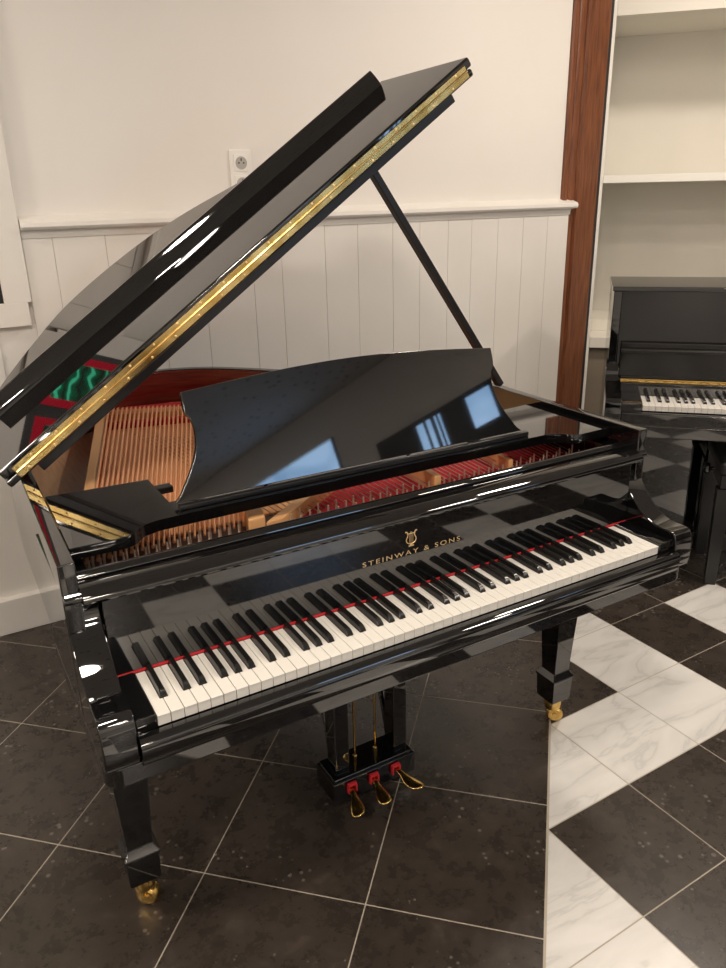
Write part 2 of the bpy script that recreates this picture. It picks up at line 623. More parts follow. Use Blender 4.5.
# left end of the wall: casing, apron, stained-glass window
mb = MB()
mb.box(-0.567, -0.480, YW - 0.030, YW, 1.21, CEIL, 0.003)
mb.box(-1.32, -0.492, YW - 0.030, YW, 1.132, 1.212, 0.003)
mb.box(-1.32, -0.602, YW - 0.012, YW, 0.13, 1.132, 0.002)
mb.box(-0.602, -0.478, YW - 0.006, YW, 0.12, 1.132, 0.001)
mb.box(-1.40, -1.22, YW - 0.030, YW, 1.21, CEIL, 0.003)
mb.box(-1.22, -0.567, YW - 0.030, YW, 2.30, 2.42, 0.003)
structure(mb.build('trim_4', M['wood_white']))
mb = MB()
mb.box(-1.22, -0.566, YW - 0.020, YW, 1.212, 1.244, 0.002)
mb.box(-0.590, -0.566, YW - 0.020, YW, 1.244, 2.30, 0.002)
mb.box(-0.832, -0.786, YW - 0.020, YW, 1.244, 2.30, 0.002)
mb.box(-1.22, -1.10, YW - 0.020, YW, 1.244, 2.30, 0.002)
win1 = structure(mb.build('window_1', M['frame_dark']))
for a, b in ((-0.786, -0.590), (-1.10, -0.832)):
    mb = MB()
    mb.box(a + 0.030, b - 0.030, YW - 0.012, YW - 0.004, 1.282, 2.26)
    mb.build('pane', M['glass_green'], win1)
    mb = MB()
    mb.box(a, a + 0.028, YW - 0.014, YW - 0.004, 1.244, 2.30)
    mb.box(b - 0.028, b, YW - 0.014, YW - 0.004, 1.244, 2.30)
    mb.box(a + 0.028, b - 0.028, YW - 0.014, YW - 0.004, 1.244, 1.28)
    mb.box(a + 0.028, b - 0.028, YW - 0.014, YW - 0.004, 2.262, 2.30)
    mb.build('pane_border', M['glass_red'], win1)

# ------------------------------------------------------------------ wall socket
sx, sz = 0.323, 1.612
so = thing('wall_socket', 'white double power socket high on the white wall above the chair rail', 'socket', (sx, YW, sz))
mb = MB()
mb.box(-0.043, 0.043, -0.010, -0.0005, -0.082, 0.082, 0.004)
mb.build('cover_plate', M['plastic'], so)
for dz in (0.036, -0.036):
    mb = MB()
    mb.box(-0.029, 0.029, -0.013, -0.009, dz - 0.029, dz + 0.029, 0.002)
    ins = mb.build('socket_insert', M['plastic'], so)
    rot = Matrix.Translation((0, -0.0135, dz)) @ Matrix.Rotation(radians(90), 4, 'X')
    mb = MB()
    mb.lathe([(0.0, 0.0002), (0.0205, 0.0002), (0.0215, 0.0012), (0.0225, 0.0), (0.0225, -0.001), (0, -0.001)][::-1], 28, mtx=rot)
    mb.build('recess', M['plastic_in'], ins)
    mb = MB()
    for a, b in ((-0.0095, 0), (0.0095, 0)):
        mb.lathe([(0.003, 0.0), (0.003, 0.0012), (0, 0.0012)], 12, mtx=Matrix.Translation((a, -0.0135, dz + b)) @ Matrix.Rotation(radians(90), 4, 'X'))
    mb.box(-0.002, 0.002, -0.016, -0.013, dz + 0.007, dz + 0.016, 0.0008)
    mb.build('contact', M['dark_hole'], ins)

# ------------------------------------------------------------------ built-in white shelving on the angled wall
sh = thing('shelving_unit', 'tall white built-in shelving behind the upright piano', 'shelves', (0, 0, 0), radians(-45))
ORG = (0, 0, 0)
mb = MB()
mb.box(0.262, 0.290, 2.83, 3.455, 0.0, 2.96, 0.002)
mb.build('side_panel', M['shelf_edge'], sh)
mb = MB()
mb.box(1.90, 1.93, 2.83, 3.455, 0.0, 2.96, 0.002)
mb.build('side_panel', M['shelf_edge'], sh)
mb = MB()
mb.box(0.291, 1.899, 3.43, 3.454, 0.0, 2.96)
mb.build('back_panel', M['shelf_white'], sh)
mb = MB()
mb.box(0.291, 1.899, 2.835, 3.429, 1.553, 1.588, 0.002)
mb.build('shelf', M['shelf_edge'], sh)
mb = MB()
mb.box(0.291, 1.899, 2.858, 3.429, 2.272, 2.292, 0.002)
mb.build('shelf', M['shelf_white'], sh)
mb = MB()
mb.box(0.291, 1.899, 2.836, 2.856, 2.266, 2.96, 0.002)
mb.build('cabinet_front', M['shelf_white'], sh)
mb = MB()
mb.box(0.291, 1.899, 2.84, 3.429, 0.744, 0.80, 0.003)
mb.box(0.291, 1.899, 3.05, 3.429, 0.80, 0.86, 0.003)
mb.build('ledge', M['shelf_white'], sh)
mb = MB()
mb.box(0.291, 1.899, 2.88, 2.90, 0.0, 0.742)
mb.build('lower_panel', M['taupe'], sh)


# ------------------------------------------------------------------ keyboard builder shared by both pianos
NOTE_WHITE = 'ABCDEFG'
SHARP_AFTER = {'A': 0.0022, 'C': -0.0028, 'D': 0.0028, 'F': -0.0034, 'G': 0.0}


def add_keys(parent, x0, width, yf, zt, keylen, org, blen=0.096):
    pitch = width / 52
    notes = [NOTE_WHITE[i % 7] for i in range(52)]
    blacks = {}
    for i in range(51):
        if notes[i] in SHARP_AFTER:
            blacks[i] = x0 + (i + 1) * pitch + SHARP_AFTER[notes[i]]
    bw = 0.0134
    yb = yf + keylen
    ys = yb - blen - 0.0015
    shapes = {}
    for i in range(52):
        xa, xb = x0 + i * pitch + 0.0005, x0 + (i + 1) * pitch - 0.0005
        la = blacks[i - 1] + bw / 2 + 0.0008 if (i - 1) in blacks else xa
        rb = blacks[i] - bw / 2 - 0.0008 if i in blacks else xb
        key = (round(la - xa, 5), round(xb - rb, 5))
        if key not in shapes:
            poly = [(0, 0), (xb - xa, 0)]
            if rb < xb - 1e-4:
                poly += [(xb - xa, ys - yf), (rb - xa, ys - yf), (rb - xa, keylen)]
            else:
                poly += [(xb - xa, keylen)]
            if la > xa + 1e-4:
                poly += [(la - xa, keylen), (la - xa, ys - yf), (0, ys - yf)]
            else:
                poly += [(0, keylen)]
            b = MB()
            b.prism(poly, 'z', -0.021, 0, 0.0009)
            # little overhanging lip of the key top
            b.box(0.0002, xb - xa - 0.0002, -0.0012, 0.004, -0.0032, -0.0004, 0.0006)
            o = b.build('white_key', M['white_key'], parent)
            shapes[key] = o
        else:
            o = link_copy(shapes[key], parent)
        o.location = (xa - org[0], yf - org[1], zt - org[2])
    proto = None
    for i, xc in blacks.items():
        if proto is None:
            b = MB()
            h = 0.0120
            rings = []
            for y, hz, w in ((0.0, -0.004, bw), (0.0, 0.002, bw), (0.004, 0.008, bw * 0.86), (0.009, 0.0112, bw * 0.76), (0.016, h, bw * 0.72), (blen - 0.001, h, bw * 0.72)):
                a, c = w / 2, bw / 2
                rings.append([(-c, y, -0.006), (-c, y, min(0.0005, hz)), (-a * 1.02, y, hz - 0.0014), (-a * 0.82, y, hz), (a * 0.82, y, hz), (a * 1.02, y, hz - 0.0014),
                              (c, y, min(0.0005, hz)), (c, y, -0.006)])
            b.rings(rings)
            proto = o = b.build('black_key', M['black_key'], parent, smooth=28)
        else:
            o = link_copy(proto, parent)
        o.location = (xc - org[0], yb - blen - org[1], zt - org[2])


# ------------------------------------------------------------------ the grand piano
GO = (0.0, 0.80, 0.0)
gp = thing('grand_piano', 'glossy black grand piano with its lid propped open in front of the white wall', 'piano', GO)
XL, XR = -0.712, 0.722
outer = [(XL, 0.158), (-0.7075, 0.45), (-0.703, 0.75), (-0.700, 1.05), (-0.688, 1.19), (-0.632, 1.32), (-0.500, 1.468), (-0.345, 1.585), (-0.205, 1.622), (-0.07, 1.608), (0.045, 1.555),
         (0.150, 1.462), (0.250, 1.350), (0.340, 1.250), (0.435, 1.150), (0.530, 1.060), (0.625, 0.960), (0.700, 0.860), (XR, 0.77), (XR, 0.60), (XR, 0.40), (XR, 0.158)]
path = catmull(outer, 6)
RT = 0.030
inn = offset_path(path, -RT)
inn[0] = (path[0][0] + RT, path[0][1])
inn[-1] = (path[-1][0] - RT, path[-1][1])
ZR = 0.96


def strip(po, pi_, z0, z1, mb):
    t_ = bmesh.new()
    A = [[t_.verts.new((p[0], p[1], z)) for p in pp] for pp, z in ((po, z0), (po, z1), (pi_, z1), (pi_, z0))]
    n = len(po)
    for k in range(4):
        q, r = A[k], A[(k + 1) % 4]
        for i in range(n - 1):
            t_.faces.new((q[i], q[i + 1], r[i + 1], r[i]))
    t_.faces.new([A[k][0] for k in range(4)])
    t_.faces.new([A[k][-1] for k in range(4)][::-1])
    bmesh.ops.recalc_face_normals(t_, faces=t_.faces)
    MB._bevel(t_, 0.003, 2, 50)
    mb._add(t_)


mb = MB()
strip(path, inn, 0.64, ZR, mb)
mb.build('rim', M['black'], gp, GO)
mb = MB()
lin_o = offset_path(path, -RT - 0.0006)
lin_i = offset_path(path, -RT - 0.006)
lin_o, lin_i = lin_o[22:-18], lin_i[22:-18]
strip(lin_o, lin_i, 0.80, ZR - 0.004, mb)
mb.build('inner_rim', M['mahogany'], gp, GO)
ip = offset_path(path, -RT - 0.002)
mb = MB()
mb.prism([p for p in ip if p[1] > 0.36] + [(XR - RT - 0.004, 0.36), (XL + RT + 0.004, 0.36)], 'z', 0.786, 0.80)
mb.build('soundboard', M['soundboard'], gp, GO)
mb = MB()
mb.prism([p for p in ip if p[1] > 0.46] + [(XR - RT - 0.004, 0.46), (XL + RT + 0.004, 0.46)], 'z', 0.66, 0.675)
mb.build('case_bottom', M['black_satin'], gp, GO)

# arms
armp = catmull([(0.158, 0.905), (0.150, 0.897), (0.150, 0.888), (0.163, 0.878), (0.169, 0.860), (0.166, 0.842), (0.150, 0.814), (0.124, 0.785), (0.092, 0.760), (0.060, 0.748),
                (0.036, 0.7455), (0.010, 0.7455), (-0.003, 0.741), (-0.010, 0.728), (-0.013, 0.700), (-0.013, 0.668), (-0.008, 0.648), (0.004, 0.644)], 4)
armp = armp + [(0.46, 0.644), (0.46, 0.905)]
for xa, xb in ((XL + 0.0008, XL + 0.060), (XR - 0.060, XR - 0.0008)):
    mb = MB()
    mb.prism(armp, 'x', xa, xb, 0.0035, ang=60)
    mb.build('arm', M['black'], gp, GO)
# cheek blocks either side of the keys
for xa, xb in ((XL + 0.0605, -0.6165), (0.6165, XR - 0.0605)):
    mb = MB()
    mb.box(xa, xb, -0.002, 0.142, 0.665, 0.727, 0.003)
    mb.build('cheek_block', M['black'], gp, GO)
# key slip and key bed
ksp = catmull([(-0.001, 0.697), (-0.006, 0.7005), (-0.020, 0.7005), (-0.028, 0.695), (-0.030, 0.684), (-0.028, 0.664), (-0.022, 0.650), (-0.012, 0.645)], 4) + [(-0.001, 0.645)]
mb = MB()
mb.prism(ksp, 'x', XL + 0.0605, XR - 0.0605, 0.0)
mb.build('key_slip', M['black'], gp, GO)
mb = MB()
pts = []
for cx, sg in ((XR - 0.03, 1), (XL + 0.03, -1)):
    arc = [(cx + sg * 0.03 * sin(a * pi / 12), 0.028 - 0.030 * cos(a * pi / 12)) for a in range(7)]
    pts += arc if sg > 0 else arc[::-1]
half = pts[:7] + [(XR, 0.47), (XL, 0.47)] + pts[7:]
mb.prism(half, 'z', 0.603, 0.643, 0.004)
mb.build('key_bed', M['black'], gp, GO)

# fallboard with moulding, red felt strip, emblem and lettering
mb = MB()
mb.prism([(0.1445, 0.7265), (0.164, 0.7265), (0.166, 0.884), (0.1464, 0.884)], 'x', XL + 0.061, XR - 0.061, 0.0015)
fbp = catmull([(0.146, 0.880), (0.139, 0.884), (0.1365, 0.891), (0.140, 0.899), (0.152, 0.905), (0.170, 0.909), (0.188, 0.908)], 4) + [(0.192, 0.880)]
mb.prism(fbp, 'x', XL + RT + 0.001, XR - RT - 0.001, 0.0)
fb = mb.build('fallboard', M['black'], gp, GO)
mb = MB()
mb.box(XL + 0.062, XR - 0.062, 0.1425, 0.149, 0.7215, 0.7262, 0.001)
mb.build('felt_strip', M['red_felt'], gp, GO)


def text_part(body, name, x0, x1, z, hgt, y, parent, org, material, spacing=1.35):
    cu = bpy.data.curves.new(name, 'FONT')
    cu.body = body
    cu.size = hgt * 1.38
    cu.extrude = 0.0002
    cu.space_character = spacing
    cu.align_x = 'CENTER'
    o = bpy.data.objects.new(name, cu)
    COL.objects.link(o)
    bpy.context.view_layer.update()
    dg = bpy.context.evaluated_depsgraph_get()
    me = bpy.data.meshes.new_from_object(o.evaluated_get(dg))
    bpy.data.objects.remove(o)
    xs = [v.co.x for v in me.vertices]
    w = max(xs) - min(xs)
    c = (max(xs) + min(xs)) / 2
    s = (x1 - x0) / w
    for v in me.vertices:
        xx, yy, zz = v.co
        v.co = ((xx - c) * s + (x0 + x1) / 2 - org[0], y + (z + yy - 0.7265) * 0.0121 - zz - org[1], z + yy - org[2])
    me.materials.clear()
    me.materials.append(material)
    o = bpy.data.objects.new(name, me)
    COL.objects.link(o)
    o.parent = parent
    return o


lt = text_part('STEINWAY & SONS', 'lettering', -0.128, 0.124, 0.8035, 0.0112, 0.1446, fb, GO, M['gold'])
lt['label'] = 'gilt maker lettering'
# lyre emblem
mb = MB()
ex, ez, ey = -0.0065, 0.822, 0.1459
for s in (-1, 1):
    arm = catmull([(ex + s * 0.003, ey, ez + 0.006), (ex + s * 0.010, ey, ez + 0.010), (ex + s * 0.0125, ey, ez + 0.017), (ex + s * 0.009, ey, ez + 0.025), (ex + s * 0.0085, ey, ez + 0.031),
                   (ex + s * 0.0125, ey, ez + 0.036), (ex + s * 0.0145, ey, ez + 0.034)], 4)
    mb.tube(arm, 0.0013, 6)
mb.tube([(ex - 0.0105, ey, ez + 0.0305), (ex + 0.0105, ey, ez + 0.0305)], 0.0010, 6)
for dx in (-0.0045, -0.0015, 0.0015, 0.0045):
    mb.tube([(ex + dx, ey, ez + 0.007), (ex + dx, ey, ez + 0.036 - abs(dx))], 0.0006, 5)
mb.box(ex - 0.007, ex + 0.007, ey - 0.001, ey + 0.001, ez, ez + 0.003, 0.0005)
mb.box(ex - 0.003, ex + 0.003, ey - 0.001, ey + 0.001, ez + 0.002, ez + 0.008, 0.0005)
em = mb.build('lyre_emblem', M['gold'], fb, GO)
em['label'] = 'small gilt lyre emblem'

# keys
kb = bpy.data.objects.new('keyboard', None)
COL.objects.link(kb)
kb.parent = gp
add_keys(kb, -0.6145, 1.229, 0.0, 0.7212, 0.1425, GO)

# front cross bar in front of the strings
mb = MB()
brp = catmull([(0.195, 0.872), (0.195, 0.905), (0.199, 0.914), (0.207, 0.918), (0.216, 0.916), (0.221, 0.908)], 4) + [(0.223, 0.872)]
mb.prism(brp, 'x', XL + RT + 0.001, XR - RT - 0.001, 0.0)
mb.build('front_bar', M['black'], gp, GO)

# pin block, plate, felt
mb = MB()
mb.box(XL + RT + 0.004, XR - RT - 0.004, 0.224, 0.42, 0.80, 0.845)
mb.build('pin_block', M['pin_block'], gp, GO)
mb = MB()
mb.prism([(-0.655, 0.42), (0.66, 0.42), (0.66, 0.78), (0.50, 1.0), (0.30, 1.22), (0.16, 1.39), (0.03, 1.50), (-0.10, 1.555), (-0.27, 1.555), (-0.37, 1.49), (-0.57, 0.72)], 'z', 0.838, 0.850, 0.003)
mb.prism([(-0.600, 0.60), (-0.570, 0.60), (-0.335, 1.47), (-0.37, 1.49)], 'z', 0.850, 0.880, 0.004)
mb.prism([(-0.315, 0.30), (-0.275, 0.30), (0.02, 1.30), (-0.02, 1.31)], 'z', 0.846, 0.900, 0.005)
mb.prism([(-0.275, 0.30), (-0.235, 0.30), (-0.02, 0.46), (-0.06, 0.47)], 'z', 0.846, 0.886, 0.004)
mb.prism([(0.17, 0.31), (0.19, 0.31), (0.24, 0.80), (0.21, 0.80)], 'z', 0.846, 0.896, 0.004)
mb.prism([(0.40, 0.31), (0.415, 0.31), (0.47, 0.62), (0.45, 0.62)], 'z', 0.846, 0.892, 0.004)
mb.prism([(-0.37, 1.43), (-0.12, 1.335), (0.06, 1.30), (0.10, 1.33), (-0.10, 1.39), (-0.35, 1.485)], 'z', 0.850, 0.873, 0.004)
mb.build('iron_plate', M['bronze'], gp, GO)
mb = MB()
mb.prism([(-0.20, 0.345), (0.02, 0.330), (0.40, 0.315), (0.655, 0.310), (0.655, 0.52), (0.10, 0.60)], 'z', 0.846, 0.853, 0.002)
mb.build('string_felt', M['red_felt'], gp, GO)
mb = MB()
mb.prism([(-0.35, 1.49), (-0.10, 1.40), (0.08, 1.345), (0.09, 1.40), (-0.04, 1.475), (-0.10, 1.51), (-0.27, 1.545)], 'z', 0.850, 0.860, 0.002)
mb.prism([(-0.42, 1.33), (-0.12, 1.255), (0.06, 1.20), (0.07, 1.225), (-0.12, 1.285), (-0.41, 1.365)], 'z', 0.850, 0.868, 0.002)
mb.build('string_felt', M['red_felt'], gp, GO)

# strings and pins
pin_proto = None


def pin(x, y, z0=0.845, hh=0.040):
    global pin_proto
    if pin_proto is None:
        b = MB()
        b.lathe([(0.0026, 0.0), (0.0026, 0.026), (0.0022, 0.0265), (0.0020, hh), (0.0, hh)], 8)
        pin_proto = o = b.build('tuning_pin', M['pin'], gp)
    else:
        o = link_copy(pin_proto, gp)
    o.location = (x - GO[0], y - GO[1], z0 - GO[2])


NB = 33
for i in range(NB):
    u = i / (NB - 1)
    x0 = -0.638 + 0.352 * u
    slope = 0.268 + 0.11 * u
    y1 = 1.455 - 0.17 * u - 0.02 * u * u
    y0 = 0.345
    mb = MB()
    rr_ = 0.0040 - 0.0014 * u
    xA = x0 + slope * (y1 - y0)
    mb.tube([(x0, y0, 0.868), (x0 + slope * 0.10, y0 + 0.10, 0.880), (xA, y1, 0.882)], rr_, 8)
    mb.tube([(xA, y1, 0.882), (xA + slope * 0.05, y1 + 0.05, 0.866)], 0.0012, 6)
    mb.lathe([(0.0026, 0.85), (0.0026, 0.874), (0, 0.874)], 8, mtx=Matrix.Translation((xA + slope * 0.05, y1 + 0.05, 0)))
    mb.build('bass_string', M['copper'], gp, GO)
    pin(x0, y0 - 0.004 + (0.0 if i % 2 else -0.024))
NT = 58
for i in range(NT):
    u = i / (NT - 1)
    x0 = -0.225 + 0.865 * u
    y1 = 1.16 - 0.62 * u ** 0.8
    x1 = x0 - 0.11 * (1 - u)
    mb = MB()
    mb.tube([(x0, 0.335, 0.866), (x0 + (x1 - x0) * 0.1, 0.41, 0.872), (x1, y1, 0.872)], 0.0011, 5)
    mb.build('treble_string', M['steel'], gp, GO)
    pin(x0, 0.332 - 0.020 * (i % 3), hh=0.036)

# music shelf and desk
mb = MB()
tray = catmull([(-0.676, 0.252), (-0.62, 0.250), (-0.575, 0.250), (-0.552, 0.262), (-0.535, 0.282), (-0.505, 0.293), (-0.45, 0.296), (0.0, 0.298), (0.455, 0.296), (0.51, 0.293), (0.54, 0.282),
                (0.557, 0.262), (0.58, 0.250), (0.625, 0.250), (0.690, 0.252)], 4)
tray = tray + [(0.690, 0.55), (0.470, 0.535), (0.466, 0.375), (-0.455, 0.375), (-0.455, 0.535), (-0.671, 0.55)]
mb.prism(tray, 'z', 0.922, 0.946, 0.004, ang=40)
mb.build('music_shelf', M['black'], gp, GO)
mb = MB()
mb.box(-0.452, 0.463, 0.312, 0.326, 0.9465, 0.957, 0.002)
mb.build('desk_ledge', M['black_satin'], gp, GO)
mb = MB()
mb.box(-0.4535, -0.415, 0.478, 0.506, 0.925, 0.94, 0.003)
mb.box(0.425, 0.465, 0.478, 0.506, 0.925, 0.94, 0.003)
mb.build('slide_block', M['black_satin'], gp, GO)
LEAN = radians(18)
MD = Matrix(((1, 0, 0, 0), (0, cos(LEAN), sin(LEAN), 0.331), (0, -sin(LEAN), cos(LEAN), 0.957), (0, 0, 0, 1)))   # local (x, depth, v)
side = [(0.455, 0.0), (0.440, 0.014), (0.428, 0.032), (0.412, 0.056), (0.396, 0.087), (0.387, 0.120), (0.386, 0.146), (0.391, 0.164), (0.3985, 0.176), (0.400, 0.196), (0.399, 0.2195)]
sidec = catmull(side, 3)
top = catmull([(0.399, 0.2195), (0.30, 0.228), (0.195, 0.2365), (0.09, 0.2415), (0.0, 0.243), (-0.09, 0.2415), (-0.195, 0.2365), (-0.30, 0.228), (-0.399, 0.2195)], 3)
poly = sidec + top[1:-1] + [(-a, b) for a, b in sidec[::-1]]
mb = MB()
mb.prism(poly, 'y', 0.0, 0.012, 0.0016, mtx=MD, ang=60)
mb.build('music_desk', M['black'], gp, GO)
mb = MB()
for k in range(2):
    xx = -0.2 + 0.4 * k
    mb.tube([(xx, 0.395, 1.10), (xx, 0.50, 0.955)], 0.005, 8)
mb.build('desk_support', M['black_satin'], gp, GO)

# ---- lid
LA = radians(34.9)
LID = Matrix(((cos(LA), 0, -sin(LA), -0.700), (0, 1, 0, 0), (sin(LA), 0, cos(LA), 0.9615), (0, 0, 0, 1)))
lpoly = catmull([(-0.028, 1.10), (-0.012, 1.25), (0.066, 1.395), (0.215, 1.545), (0.375, 1.665), (0.555, 1.695), (0.750, 1.655), (0.890, 1.560), (1.000, 1.44),
                 (1.100, 1.315), (1.205, 1.19), (1.315, 1.06), (1.405, 0.94), (1.462, 0.83), (1.483, 0.73)], 5)
lpoly = [(-0.030, 0.648)] + lpoly + [(1.484, 0.648)]
mb = MB()
mb.prism(lpoly, 'z', 0.0, 0.019, 0.0055, mtx=LID, seg=3, ang=50)
lid = mb.build('lid', M['black'], gp, GO)
mb = MB()
mb.prism([(-0.026, 0.648), (1.490, 0.648), (1.474, 1.046), (-0.026, 1.046)], 'z', 0.0215, 0.0455, 0.0055, mtx=LID, seg=3, ang=50)
mb.build('front_flap', M['black'], lid, GO)
lipp = []
ya, ha = 1.0080, 0.0460
for k in range(25):                      # gently convex front, leaning back
    lipp.append((ya, ha))
    tl = radians(12.5 + 17.5 * k / 24)
    ya += sin(tl) * 0.0019
    ha += cos(tl) * 0.0019
lipp += [(ya + 0.003, ha + 0.0006), (ya + 0.010, ha), (ya + 0.010, 0.0460)]
mb = MB()
mb.prism(lipp, 'x', 0.030, 1.445, 0.0, mtx=LID)
mb.build('flap_lip', M['black'], lid, GO, smooth=30)
mb = MB()
mb.box(0.044, 1.405, 0.655, 0.700, -0.021, -0.0005, 0.002, mtx=LID)
mb.build('lid_batten', M['black_satin'], lid, GO)
mb = MB()
mb.box(0.002, 1.466, 0.6452, 0.6478, 0.0055, 0.0188, 0.0004, mtx=LID)
mb.box(0.002, 1.466, 0.6452, 0.6478, 0.0216, 0.0345, 0.0004, mtx=LID)
rotx = Matrix.Rotation(radians(90), 4, 'Y')
mb.lathe([(0.0, 0.004), (0.0030, 0.004), (0.0030, 1.466), (0.0, 1.466)], 10, mtx=LID @ Matrix.Translation((0, 0.6445, 0.0202)) @ rotx)
for k in range(20):
    for row, dw in ((0.0105, 0.0), (0.0298, 0.022)):
        w = 0.030 + dw + k * 0.0725
        mb.lathe([(0.0032, 0.0), (0.0028, 0.0012), (0.0012, 0.0020), (0.0, 0.0021)], 8, mi=1, mtx=LID @ Matrix.Translation((w, 0.6452, row)) @ Matrix.Rotation(radians(90), 4, 'X'))
hg = mb.build('piano_hinge', [M['hinge_brass'], M['gold']], lid, GO)
hg['label'] = 'long brass piano hinge'
mb = MB()
for y in (0.80, 1.08):
    mb.box(-0.008, 0.003, y, y + 0.06, -0.014, 0.0, 0.001, mtx=LID)
mb.build('lid_hinge', M['brass'], lid, GO)
# prop stick
a, b = Vector((0.7075, 0.722, 0.9625)), Vector((0.2435, 0.742, 1.617))
d = (b - a).normalized()
s_ = d.cross(Vector((0, 1, 0))).normalized()
q_ = s_.cross(d).normalized()
PM = Matrix(((s_.x, q_.x, d.x, a.x), (s_.y, q_.y, d.y, a.y), (s_.z, q_.z, d.z, a.z), (0, 0, 0, 1)))
mb = MB()
mb.box(-0.010, 0.010, -0.014, 0.014, 0.004, (b - a).length, 0.004, mtx=PM)
mb.build('prop_stick', M['black_satin'], gp, GO)

# ---- legs with casters
SQ = [(-1, -1), (1, -1), (1, 1), (-1, 1)]


def sqr(cx, cy, h, z):
    return [(cx + h * a, cy + h * b_, z) for a, b_ in SQ]


def taper_leg(cx, cy, rot=0.0, ztop=0.603):
    mt = Matrix.Translation((cx, cy, 0)) @ Matrix.Rotation(rot, 4, 'Z')
    b = MB()
    t_ = bmesh.new()
    secs = [(0.046, ztop), (0.0465, 0.56), (0.0285, 0.190), (0.0300, 0.184), (0.0395, 0.171), (0.0405, 0.166), (0.0395, 0.160), (0.0375, 0.157), (0.0350, 0.090), (0.0330, 0.086)]
    rg_ = [[t_.verts.new(p) for p in sqr(0, 0, h, z)] for h, z in secs]
    for q, r in zip(rg_[:-1], rg_[1:]):
        for i in range(4):
            t_.faces.new((q[i], q[(i + 1) % 4], r[(i + 1) % 4], r[i]))
    t_.faces.new(rg_[0])
    t_.faces.new(rg_[-1])
    bmesh.ops.recalc_face_normals(t_, faces=t_.faces)
    es = [e for e in t_.edges if abs(e.verts[0].co.z - e.verts[1].co.z) > 0.001]
    bmesh.ops.bevel(t_, geom=es, offset=0.003, segments=2, profile=0.5, affect='EDGES', clamp_overlap=True)
    b._add(t_, 0, mt)
    lg = b.build('leg', M['black'], gp, GO)
    b = MB()
    b.lathe([(0.0, 0.046), (0.021, 0.046), (0.0255, 0.053), (0.0265, 0.068), (0.024, 0.0855), (0, 0.0855)], 24, mtx=mt)
    wm = mt @ Matrix.Translation((0.006, -0.004, 0.0265)) @ Matrix.Rotation(radians(-38), 4, 'Z') @ Matrix.Rotation(radians(90), 4, 'X')
    b.lathe([(0.0, -0.014), (0.012, -0.0155), (0.014, -0.0165), (0.0195, -0.0165), (0.0245, -0.013), (0.0265, -0.006), (0.0265, 0.006), (0.0245, 0.013), (0.0195, 0.0165), (0.014, 0.0165), (0.012, 0.0155), (0, 0.014)], 28, mtx=wm)
    b.lathe([(0.0, -0.017), (0.006, -0.017), (0.006, 0.017), (0, 0.017)], 12, mtx=wm)
    c = b.build('caster', M['brass'], lg, GO)
    c['label'] = 'brass caster'


taper_leg(-0.632, 0.316)
taper_leg(0.626, 0.316)
taper_leg(-0.215, 1.37, ztop=0.66)

# ---- pedal lyre
ly = MB()
ly.box(-0.130, 0.124, 0.322, 0.425, 0.028, 0.092, 0.004)
ly.box(-0.124, 0.118, 0.328, 0.420, 0.092, 0.100, 0.003)
ly.build('lyre_box', M['black'], gp, GO)
for cx in (-0.089, 0.090):
    mb = MB()
    mb.box(cx - 0.021, cx + 0.021, 0.345, 0.395, 0.100, 0.602, 0.004)
    mb.build('lyre_post', M['black'], gp, GO)
    mb = MB()
    br = [(cx, 0.405, 0.10), (cx, 0.47, 0.30), (cx, 0.60, 0.50), (cx, 0.72, 0.655)]
    mb.tube(catmull(br, 4), 0.010, 8)
    mb.build('lyre_brace', M['black'], gp, GO)
for cx in (-0.038, 0.026):
    mb = MB()
    mb.tube([(cx, 0.372, 0.101), (cx, 0.372, 0.602)], 0.0035, 8)
    mb.lathe([(0.006, 0.101), (0.006, 0.115), (0.0035, 0.118)], 10, mtx=Matrix.Translation((cx, 0.372, 0)))
    r_o = mb.build('pedal_rod', M['brass'], gp, GO)
    r_o['label'] = 'thin brass pedal rod'
for xm, xt in ((-0.079, -0.104), (-0.012, -0.020), (0.057, 0.086)):
    mb = MB()
    dx = xt - xm
    secs = []
    for u, hx, hz, zz in ((0.0, 0.007, 0.004, 0.066), (0.2, 0.0075, 0.004, 0.067), (0.4, 0.0085, 0.004, 0.062), (0.52, 0.0125, 0.0045, 0.056), (0.66, 0.0175, 0.005, 0.053), (0.80, 0.0195, 0.0055, 0.052),
                          (0.91, 0.0180, 0.005, 0.052), (0.975, 0.0115, 0.0035, 0.052), (1.0, 0.003, 0.0015, 0.052)):
        secs.append(((xm + dx * u ** 1.4, 0.334 - 0.100 * u, zz), hx, hz))
    mb.sections(secs)
    pd = mb.build('pedal', M['brass'], gp, GO)
    pd['label'] = 'brass pedal'
    mb = MB()
    mb.box(xm - 0.013, xm + 0.013, 0.312, 0.3215, 0.074, 0.084, 0.002)
    mb.box(xm - 0.014, xm - 0.0085, 0.310, 0.3215, 0.054, 0.078, 0.002)
    mb.box(xm + 0.0085, xm + 0.014, 0.310, 0.3215, 0.054, 0.078, 0.002)
    mb.build('pedal_felt', M['red_felt'], pd, GO)

